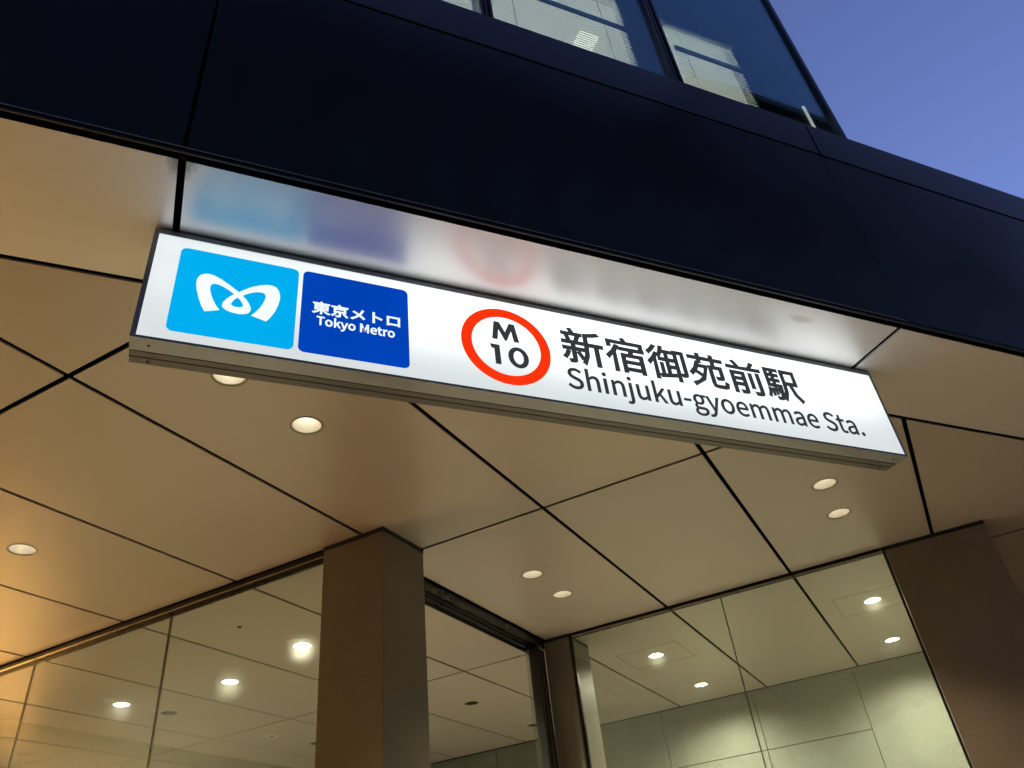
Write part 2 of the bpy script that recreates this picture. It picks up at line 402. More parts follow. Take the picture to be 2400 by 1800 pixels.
# ------------------------------------------------------------------ the ceiling of the entrance
ceiling = empty('ceiling', W(1.5, 2.5, 1.0), kind='structure')
TH = 0.004; GAP = 0.0058
LAMPS = [  # F, G, state, where
    (0.885, 1.028, 'warm'), (1.117, 1.027, 'warm'), (1.123, 2.002, 'warm'), (0.888, 2.002, 'warm'),
    (2.235, 0.078, 'warm'), (2.472, 0.078, 'warm'), (2.233, 1.036, 'warm'), (2.466, 1.037, 'warm'),
    (2.235, 2.008, 'lit'), (2.36, 2.491, 'lit'), (2.261, 2.995, 'lit'),
    (3.437, 0.107, 'lit'), (4.106, 0.109, 'lit'), (3.436, 1.041, 'lit'), (4.104, 1.044, 'lit'),
    (3.444, 2.004, 'off'), (4.116, 2.012, 'off'), (2.490, 2.975, 'off'), (2.477, 3.905, 'off'), (3.456, 2.970, 'off'),
    (3.437, -0.86, 'warm'), (4.106, -0.86, 'warm'), (0.888, 2.98, 'warm'), (1.123, 2.98, 'warm'),  # two pairs added out of view to brighten the ceiling at right and left
]
RL = 0.0325
HOLES = [(*XY(F, G), RL + 0.001) for F, G, st in LAMPS]
HATCH = [(3.437, 0.107, 0.137), (3.436, 1.041, 0.137), (2.233, 1.036, 0.0)]

def inset(poly, d):
    if area(poly) < 0: poly = poly[::-1]
    out = poly
    for i in range(len(poly)):
        p, q = poly[i], poly[(i + 1) % len(poly)]
        ex, ey = q[0] - p[0], q[1] - p[1]; L = math.hypot(ex, ey)
        if L < 1e-6: continue
        nx, ny = -ey / L, ex / L
        out = clip(out, nx, ny, nx * p[0] + ny * p[1] + d)
        if len(out) < 3: return []
    return out

def inside(poly, x, y):
    return all((poly[(i + 1) % len(poly)][0] - poly[i][0]) * (y - poly[i][1]) - (poly[(i + 1) % len(poly)][1] - poly[i][1]) * (x - poly[i][0]) > 0 for i in range(len(poly)))

def ceiling_panel(poly, m):
    poly = inset(poly, GAP)
    if len(poly) < 3 or abs(area(poly)) < 1e-3: return
    loops = [[(x * S, y * S) for x, y in poly]]
    for hx, hy, r in HOLES:
        if inside(poly, hx, hy):
            loops.append([((hx + r * math.cos(t * math.pi / 16)) * S, (hy + r * math.sin(t * math.pi / 16)) * S) for t in range(32)])
    filled('ceiling_panel', loops, TH * S, m, ceiling, Matrix.Translation((0, 0, (1 + TH / 2) * S + EYE)))

YB = 1.121
# border strip along the street front
xs = [-3.0, -1.52, -0.0805, 1.3585, 2.80, 4.25]
for i in range(len(xs) - 1):
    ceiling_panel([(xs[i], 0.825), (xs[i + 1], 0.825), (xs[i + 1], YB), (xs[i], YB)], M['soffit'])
# the entrance grid, turned against the street front
rows = [-2.1, -1.62, -1.14, -0.648, -0.166, 0.317, 0.790, 1.272, 1.755, 2.242, 2.722, 3.202, 3.690, 4.17, 4.65, 5.13, 5.61, 6.1]
for i in range(len(rows) - 1):
    g0, g1 = rows[i], rows[i + 1]
    if g0 >= 1.27: br = [-1.6, -0.42, 0.707, 1.646, 1.662, 2.972, 4.45]
    elif g0 >= -0.17: br = [-1.6, -0.42, 0.707, 1.828, 2.872, 2.888, 4.45]
    else: br = [-1.6, -0.42, 0.707, 1.828, 3.062, 4.3]
    for j in range(len(br) - 1):
        if br[j + 1] - br[j] < 0.05: continue          # the glass channel runs here
        a0, a1 = g0, g1
        if abs(g0 - 0.790) < 0.01 and br[j] == 1.828: a1 = 1.3125     # up to the door header
        if abs(g0 - 1.272) < 0.01 and br[j] == 1.662: a0 = 1.3665
        p = [XY(br[j], a0), XY(br[j + 1], a0), XY(br[j + 1], a1), XY(br[j], a1)]
        p = clip(p, 0, 1, YB)
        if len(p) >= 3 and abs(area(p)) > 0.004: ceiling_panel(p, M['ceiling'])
for sx, sy in ((1.019, 2.217), (1.106, 2.147), (1.331, 2.326), (1.22, 2.388)):   # four screw heads round the porch lamps
    bm = bmesh.new(); c_ = bmesh.ops.create_cone(bm, cap_ends=True, segments=10, radius1=0.0022 * S, radius2=0.0022 * S, depth=0.0008 * S)
    bmesh.ops.translate(bm, vec=W(sx, sy, 0.9996), verts=c_['verts']); from_bm('screw_head', bm, M['silicone'], ceiling)
prism('backing_board', M['void'], ceiling, [(-4.5, 0.84), (5.2, 0.84), (5.2, 7.2), (-4.5, 7.2)], 1.10, 1.12)

# access hatches: thin frames let into the ceiling around two inner lamps
for F, G, h in HATCH[:2]:
    f = tag(fg('access_hatch', M['silicone'], ceiling, F - h, F + h, G - h, G - h + 0.0022, 0.9994, 0.9999))
    for a in ((F - h, F + h, G + h - 0.0022, G + h), (F - h, F - h + 0.0022, G - h + 0.0023, G + h - 0.0023), (F + h - 0.0022, F + h, G - h + 0.0023, G + h - 0.0023)):
        fg('access_hatch', M['silicone'], ceiling, *a, 0.9994, 0.9999)

# ------------------------------------------------------------------ recessed ceiling lamps
def annulus(bm, r0, z0, r1, z1, n=32):
    a = [bm.verts.new((r0 * S * math.cos(2 * math.pi * i / n), r0 * S * math.sin(2 * math.pi * i / n), z0 * S)) for i in range(n)]
    b = [bm.verts.new((r1 * S * math.cos(2 * math.pi * i / n), r1 * S * math.sin(2 * math.pi * i / n), z1 * S)) for i in range(n)]
    for i in range(n): bm.faces.new((a[i], a[(i + 1) % n], b[(i + 1) % n], b[i]))
    return b
def disc(bm, r, z, n=32):
    bm.faces.new([bm.verts.new((r * S * math.cos(2 * math.pi * i / n), r * S * math.sin(2 * math.pi * i / n), z * S)) for i in range(n)])
meshes = {}
def lamp_mesh(kind, st):
    k = (kind, st)
    if k in meshes: return meshes[k]
    bm = bmesh.new()
    if kind == 'trim_ring':
        annulus(bm, RL - 0.0005, 0.0, RL + 0.0045, -0.0012); annulus(bm, RL - 0.0005, 0.0, RL - 0.0005, 0.006); annulus(bm, RL + 0.0045, -0.0012, RL + 0.005, -0.0001)
        m = M['ring']
    elif kind == 'reflector':
        annulus(bm, RL - 0.001, 0.001, RL - 0.004, 0.02); annulus(bm, RL - 0.004, 0.02, 0.0195, 0.046)
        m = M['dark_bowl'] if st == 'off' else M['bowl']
    else:
        if st == 'lit': annulus(bm, 0.0285, 0.020, 0.024, 0.013); disc(bm, 0.024, 0.013)
        else: annulus(bm, 0.0194, 0.044, 0.012, 0.040); disc(bm, 0.012, 0.040)
        m = {'off': M['lamp_off'], 'lit': M['lamp_in'], 'warm': M['lamp_warm']}[st]
    bmesh.ops.remove_doubles(bm, verts=bm.verts, dist=1e-5)
    bmesh.ops.recalc_face_normals(bm, faces=bm.faces)
    me = bpy.data.meshes.new(kind); bm.to_mesh(me); bm.free()
    for p in me.polygons: p.use_smooth = True
    me.materials.append(m); meshes[k] = me; return me

LL = {
 (0.885, 1.028): 'lit round downlight half hidden by the bottom edge of the station sign',
 (1.117, 1.027): 'lit round downlight with a bright crescent, just below the sign left of middle',
 (1.123, 2.002): 'lit round downlight in the orange part of the ceiling, left of the brown column',
 (2.235, 0.078): 'lit oval looking downlight closest to the right end of the sign',
 (2.472, 0.078): 'lit downlight above the right glass wall, second below the right end of the sign',
 (2.233, 1.036): 'lit downlight in the porch, nearer of the pair beside the left column',
 (2.466, 1.037): 'lit downlight in the porch, farther of the pair beside the left column',
 (2.235, 2.008): 'glaring lamp behind the left glass, closest to the brown column',
 (2.36, 2.491): 'lamp with a broken up sparkle behind the left glass, middle of three',
 (2.261, 2.995): 'glaring lamp behind the left glass, farthest from the brown column',
 (3.437, 0.107): 'glaring lamp behind the right glass inside a square hatch beside the right column',
 (4.106, 0.109): 'glaring lamp behind the right glass close above the yellow glow on the wall',
 (3.436, 1.041): 'glaring lamp behind the right glass nearest the narrow dark column',
 (4.104, 1.044): 'glaring lamp behind the right glass next to the upright glass joint',
 (3.444, 2.004): 'unlit dark downlight seen whole through the open doorway',
 (4.116, 2.012): 'unlit dark downlight seen through the doorway, cut by the door frame',
 (2.490, 2.975): 'unlit downlight behind the left glass just right of the upright joint',
 (2.477, 3.905): 'unlit downlight behind the left glass at the lower left, beyond the inner partition',
 (3.456, 2.970): 'unlit downlight behind the left glass at the lower edge near the column',
}
for F, G, st in LAMPS:
    x, y = XY(F, G)
    lab = LL.get((F, G))
    e = empty('ceiling_light', W(x, y, 1.0), label=lab or ('added lit downlight of the unseen pair, farther in on the left' if G > 2.5 else 'added lit downlight outside the view, beyond the right column' if G < 0 else 'lit downlight just outside the left edge of the view'), cat='ceiling light',
              group='round downlights in the ceiling')
    for kind in ('trim_ring', 'reflector', 'bulb'):
        o = bpy.data.objects.new(kind, lamp_mesh(kind, st)); COL.objects.link(o); o.parent = e
    if st != 'off':
        ld = bpy.data.lights.new('lamp_beam', 'SPOT'); ld.spot_size = math.radians(125); ld.spot_blend = 1.0; ld.shadow_soft_size = 0.06
        if st == 'lit': ld.energy = (400 if G > 1.5 else 185) * K; ld.color = (1.0, 0.95, 0.69); ld.spot_size = math.radians(158)
        elif st == 'warm': ld.spot_size = math.radians(92); ld.energy = (40 if G > 1.5 else 420 if G < 0 else 190 if F < 1.5 else 135) * K; ld.color = (1.0, 0.73, 0.42)
        lo = bpy.data.objects.new('lamp_beam', ld); COL.objects.link(lo); lo.parent = e; lo.location = (0, 0, -0.012)

# small round vent seen through the left glass
xv, yv = XY(3.145, 2.992)
ve = empty('ceiling_vent', W(xv, yv, 1.0), label='small pale round vent in the ceiling behind the left glass', cat='vent')
bm = bmesh.new(); annulus(bm, 0.03, -0.0002, 0.028, -0.006); annulus(bm, 0.028, -0.006, 0.018, -0.004); 
o = from_bm('vent_ring', bm, M['room']); o.parent = ve
bm = bmesh.new(); disc(bm, 0.018, -0.003); o = from_bm('vent_disc', bm, M['alu_body']); o.parent = ve
# smoke sensor dot near the channel
xv, yv = XY(1.93, 2.02)
se = empty('ceiling_sensor', W(xv, yv, 1.0), label='tiny dark sensor dot behind the left glass near its top edge', cat='sensor')
bm = bmesh.new(); annulus(bm, 0.0075, -0.0002, 0.006, -0.004); disc(bm, 0.006, -0.004); o = from_bm('sensor_cap', bm, M['dark_steel']); o.parent = se

# ------------------------------------------------------------------ office building above the entrance
office = empty('office_building', W(0.7, 0.82, 1.0), label='glossy blue-black office building front with lit windows above the entrance', cat='building')
jx = [-3.0, -1.527, -0.080, 1.3667, 2.813, 4.26]
for i in range(len(jx) - 1):
    gl_ = 0.003 if i != 3 else 0.0006; gr_ = 0.003 if i != 2 else 0.0006
    box('fascia_panel', M['fascia'], office, jx[i] + gl_, jx[i + 1] - gr_, 0.820, 0.830, 1.0065, 1.566, bev=0.0008)
    box('cornice_panel', M['cornice'], office, jx[i] + 0.0028, jx[i + 1] - 0.0028, 0.8185, 0.850, 1.571, 1.6995, bev=0.001)
box('fascia_backing', M['void'], office, -3.0, 4.26, 0.8305, 0.8385, 1.0, 1.69)
box('edge_highlight', M['highlight'], office, -3.0, 1.3637, 0.8188, 0.8196, 1.0058, 1.0078)  # pale strip draws the highlight along the fascia's lower edge
box('edge_gasket', M['black'], office, -3.0, 4.26, 0.8212, 0.8246, 0.9985, 1.0062)
# parapet cap over the terrace right of the glass corner, floor slab behind
box('floor_slab', M['dark_wall'], office, -3.0, 4.26, 0.851, 4.0, 1.62, 1.695)
# window frames
def mull(x0, x1, y0=0.822, y1=0.86):
    e = box('window_frame', M['mullion'], office, x0, x1, y0 + 0.004, y1, 1.7, 3.3)
    w = (x1 - x0)
    box('frame_rib', M['mullion'], e, x0, x0 + w * 0.22, y0 - 0.003, y0 + 0.0038, 1.7, 3.3)
    box('frame_rib', M['dark_steel'], e, x0 + w * 0.4, x0 + w * 0.6, y0 - 0.001, y0 + 0.0038, 1.7, 3.3)
    box('frame_rib', M['mullion'], e, x0 + w * 0.8, x1, y0 - 0.003, y0 + 0.0038, 1.7, 3.3)
mull(0.447, 0.4765); mull(0.9535, 0.9865); mull(-0.09, -0.06); mull(-0.64, -0.61)
box('window_frame', M['mullion'], office, 1.5025, 1.516, 0.819, 0.842, 1.7, 3.3, label='corner frame of the office glazing')
for x0, x1 in ((-0.609, -0.091), (-0.059, 0.446), (0.4775, 0.9525), (0.9875, 1.5015)):
    box('window_pane', M['office_glass'], office, x0, x1, 0.828, 0.8315, 1.7, 3.3)
box('roof_slab', M['dark_wall'], office, -3.0, 1.516, 0.82, 4.0, 3.302, 3.4)
# the rooms behind
box('side_wall', M['room_dark'], office, 1.505, 1.513, 0.843, 4.0, 1.7, 3.3)
box('room_wall', M['room'], office, -0.6, 1.20, 2.3, 2.32, 1.7, 2.9)
box('room_partition', M['room'], office, 1.300, 1.310, 0.90, 2.3, 1.7, 2.9)
box('room_column', M['room_dark'], office, 1.315, 1.50, 1.02, 1.20, 1.7, 3.3)
box('room_ceiling', M['room'], office, -0.6, 1.299, 0.90, 2.3, 2.72, 2.74)
box('room_floor', M['room'], office, -0.6, 1.299, 0.90, 2.3, 1.697, 1.702)
box('spandrel', M['room_dark'], office, -0.6, 1.50, 0.875, 0.895, 2.14, 3.3)
box('curtain_column', M['room_grey'], office, 0.897, 1.020, 0.868, 0.880, 1.7, 2.13)
box('office_light', M['office_lamp_soft'], office, 1.08, 1.16, 1.25, 1.33, 2.712, 2.719)
for x0, y0_, y1_ in ((0.1, 1.6, 2.1), (0.6, 1.6, 2.1), (1.05, 1.6, 2.1)):
    box('office_light', M['office_lamp'], office, x0, x0 + 0.14, y0_, y1_, 2.712, 2.719)
box('column_edge_glow', M['strip'], office, 1.449, 1.457, 0.848, 0.852, 1.66, 1.86)  # glowing bar stands in for a column edge lit by the room

def blind(x0, x1, zt, lab, y=0.856):
    b = empty('venetian_blind', W((x0 + x1) / 2, y, zt), label=lab, cat='blind', group='venetian blinds in the office windows')
    bm = bmesh.new(); z = 1.704; hw = 0.0062; ti = math.radians(53)
    while z < zt:
        dy, dz = hw * math.cos(ti), hw * math.sin(ti)
        q = [(x0, y - dy, z - dz), (x1, y - dy, z - dz), (x1, y + dy, z + dz), (x0, y + dy, z + dz)]
        bm.faces.new([bm.verts.new(W(*p)) for p in q]); z += 0.0115
    tag(from_bm('slats', bm, M['slat'], b), kind='stuff')
    box('head_rail', M['room'], b, x0, x1, y - 0.008, y + 0.008, zt, zt + 0.014)
    n = 2
    for i in range(n):
        xc = x0 + (x1 - x0) * (0.15 + 0.66 * i)
        box('ladder_cord', M['room'], b, xc, xc + 0.0014, y - 0.0085, y - 0.0075, 1.7, zt)
    box('tie_bar', M['room_dark'], b, x0, x1 - 0.004, y - 0.014, y - 0.009, 1.92, 1.937)
blind(0.492, 0.893, 2.12, 'wide brightly backlit venetian blind in the window at the left of the mullion')
blind(1.035, 1.272, 2.06, 'narrow backlit venetian blind in the corner window, ending short of the corner')
blind(-0.03, 0.45, 2.12, 'venetian blind in the window cut by the top edge of the photo')

# ------------------------------------------------------------------ station sign
SY = 0.9835; X0, X1, Z0, Z1 = -0.1105, 1.4065, 0.7705, 0.9965
sign = empty('station_sign', W(0.65, SY, Z1), label='long white backlit metro station sign hung under the ceiling edge', cat='sign')
fr = 0.0085
bm = bmesh.new()
add_box(bm, X0, X1, SY, SY + 0.0315, Z0, Z0 + 0.0045); add_box(bm, X0, X1, SY, SY + 0.0315, Z1 - 0.0095, Z1)
add_box(bm, X0, X0 + 0.0075, SY, SY + 0.0315, Z0 + 0.0045, Z1 - 0.0095); add_box(bm, X1 - 0.006, X1, SY, SY + 0.0315, Z0 + 0.0045, Z1 - 0.0095)
from_bm('front_frame', bm, M['alu'], sign)
box('middle_frame', M['alu_body'], sign, X0, X1, SY + 0.0345, SY + 0.0468, Z0 + 0.0006, Z1, bev=0.0004)
box('back_frame', M['alu_body'], sign, X0, X1, SY + 0.0498, SY + 0.0650, Z0 + 0.0012, Z1, bev=0.0004)
box('inner_case', M['black'], sign, X0 + 0.002, X1 - 0.002, SY + 0.006, SY + 0.063, Z0 + 0.014, Z1 - 0.002)
for xx in (X0 + 0.026, X1 - 0.026):
    for yy in (SY + 0.0165, SY + 0.057):
        bm = bmesh.new(); r = bmesh.ops.create_cone(bm, cap_ends=True, segments=12, radius1=0.0019 * S, radius2=0.0019 * S, depth=0.0012 * S)
        bmesh.ops.translate(bm, vec=W(xx, yy, Z0 - 0.0002), verts=r['verts']); from_bm('screw', bm, M['black'], sign)
face = box('light_panel', M['sign_white'], sign, X0 + 0.0076, X1 - 0.0061, SY + 0.0012, SY + 0.005, Z0 + 0.0046, Z1 - 0.0096)

def plane_m(y):   # local x, y of a flat shape -> street-facing plane at depth y
    return Matrix(((S, 0, 0, 0), (0, 0, S, y * S), (0, S, 0, EYE), (0, 0, 0, 1)))
def rrect(x0, x1, z0, z1, r, n=6):
    p = []
    for cx, cz, a0 in ((x1 - r, z1 - r, 0), (x0 + r, z1 - r, 90), (x0 + r, z0 + r, 180), (x1 - r, z0 + r, 270)):
        for i in range(n + 1):
            t = math.radians(a0 + 90 * i / n); p.append((cx + r * math.cos(t), cz + r * math.sin(t)))
    return p
def circ(cx, cz, rx, rz=None, n=64):
    rz = rz or rx
    return [(cx + rx * math.cos(2 * math.pi * i / n), cz + rz * math.sin(2 * math.pi * i / n)) for i in range(n)]
D1 = SY + 0.0009; D2 = SY + 0.0006
def film(name, loops, m, parent, d=D1, off=0.0, **k):
    return filled(name, loops, 0.0004, m, parent, plane_m(d), offset=off, **k)
cy = film('cyan_panel', [rrect(-0.0665, 0.1185, 0.7925, 0.9665, 0.0105)], M['film_cyan'], face)
bl = film('blue_panel', [rrect(0.1255, 0.3070, 0.7925, 0.9675, 0.0100)], M['film_blue'], face)
LOGO = [(-0.0176, 0.8405), (-0.0234, 0.851), (-0.0291, 0.8656), (-0.034, 0.8822), (-0.0362, 0.8948), (-0.0358, 0.9049), (-0.0327, 0.9125), (-0.0271, 0.9175), (-0.0203, 0.919), (-0.012, 0.9177), (-0.001, 0.9127), (0.0116, 0.9042), (0.0203, 0.8978), (0.0281, 0.8918), (0.0356, 0.8990), (0.0467, 0.9080), (0.0582, 0.9146), (0.07, 0.9187), (0.0773, 0.9191), (0.0835, 0.9173), (0.0883, 0.9108), (0.0911, 0.9013), (0.0915, 0.8912), (0.0897, 0.8791), (0.0852, 0.863), (0.0791, 0.8493), (0.0738, 0.8413), (0.0504, 0.8478), (0.0551, 0.8541), (0.0613, 0.8646), (0.0662, 0.8765), (0.0689, 0.8872), (0.0693, 0.894), (0.0674, 0.8986), (0.063, 0.9003), (0.0559, 0.8995), (0.0478, 0.8961), (0.0399, 0.8910), (0.034, 0.8858), (0.0399, 0.8798), (0.0454, 0.8713), (0.0489, 0.8624), (0.0487, 0.8567), (0.046, 0.8519), (0.0405, 0.8485), (0.0326, 0.8468), (0.0223, 0.8474), (0.0128, 0.8503), (0.0071, 0.8548), (0.0058, 0.8598), (0.0066, 0.8649), (0.0099, 0.8714), (0.0154, 0.8794), (0.0218, 0.8858), (0.0141, 0.8918), (0.0042, 0.8975), (-0.003, 0.9002), (-0.0095, 0.9008), (-0.0132, 0.8988), (-0.015, 0.8943), (-0.0148, 0.8873), (-0.0125, 0.878), (-0.0085, 0.8676), (-0.0026, 0.8561), (0.0034, 0.848)]
HOLE = [(0.0273, 0.8802), (0.0314, 0.8764), (0.0349, 0.8711), (0.0368, 0.8659), (0.0360, 0.8622), (0.0318, 0.8603), (0.0255, 0.8601), (0.0202, 0.8618), (0.0187, 0.8648), (0.0202, 0.87), (0.0236, 0.8760)]
film('heart_emblem', [LOGO, HOLE], M['film_white'], cy, D2)
film('red_ring', [circ(0.489, 0.8805, 0.0868), circ(0.489, 0.8805, 0.0668)], M['film_red'], face)
film('line_letter', [[(0.4621, 0.8925), (0.4682, 0.9347), (0.4790, 0.9347), (0.4886, 0.9125), (0.4982, 0.9347), (0.5090, 0.9347), (0.5151, 0.8925), (0.5046, 0.8925), (0.5011, 0.9170), (0.4905, 0.8922), (0.4867, 0.8922), (0.4761, 0.9170), (0.4726, 0.8925)]], M['ink'], face)
film('station_number', [[(0.4563, 0.8798), (0.4748, 0.8798), (0.4748, 0.8354), (0.4640, 0.8354), (0.4640, 0.8703), (0.4590, 0.8703)], circ(0.5098, 0.8574, 0.0200, 0.0238), circ(0.5098, 0.8574, 0.0098, 0.0152)], M['ink'], face)
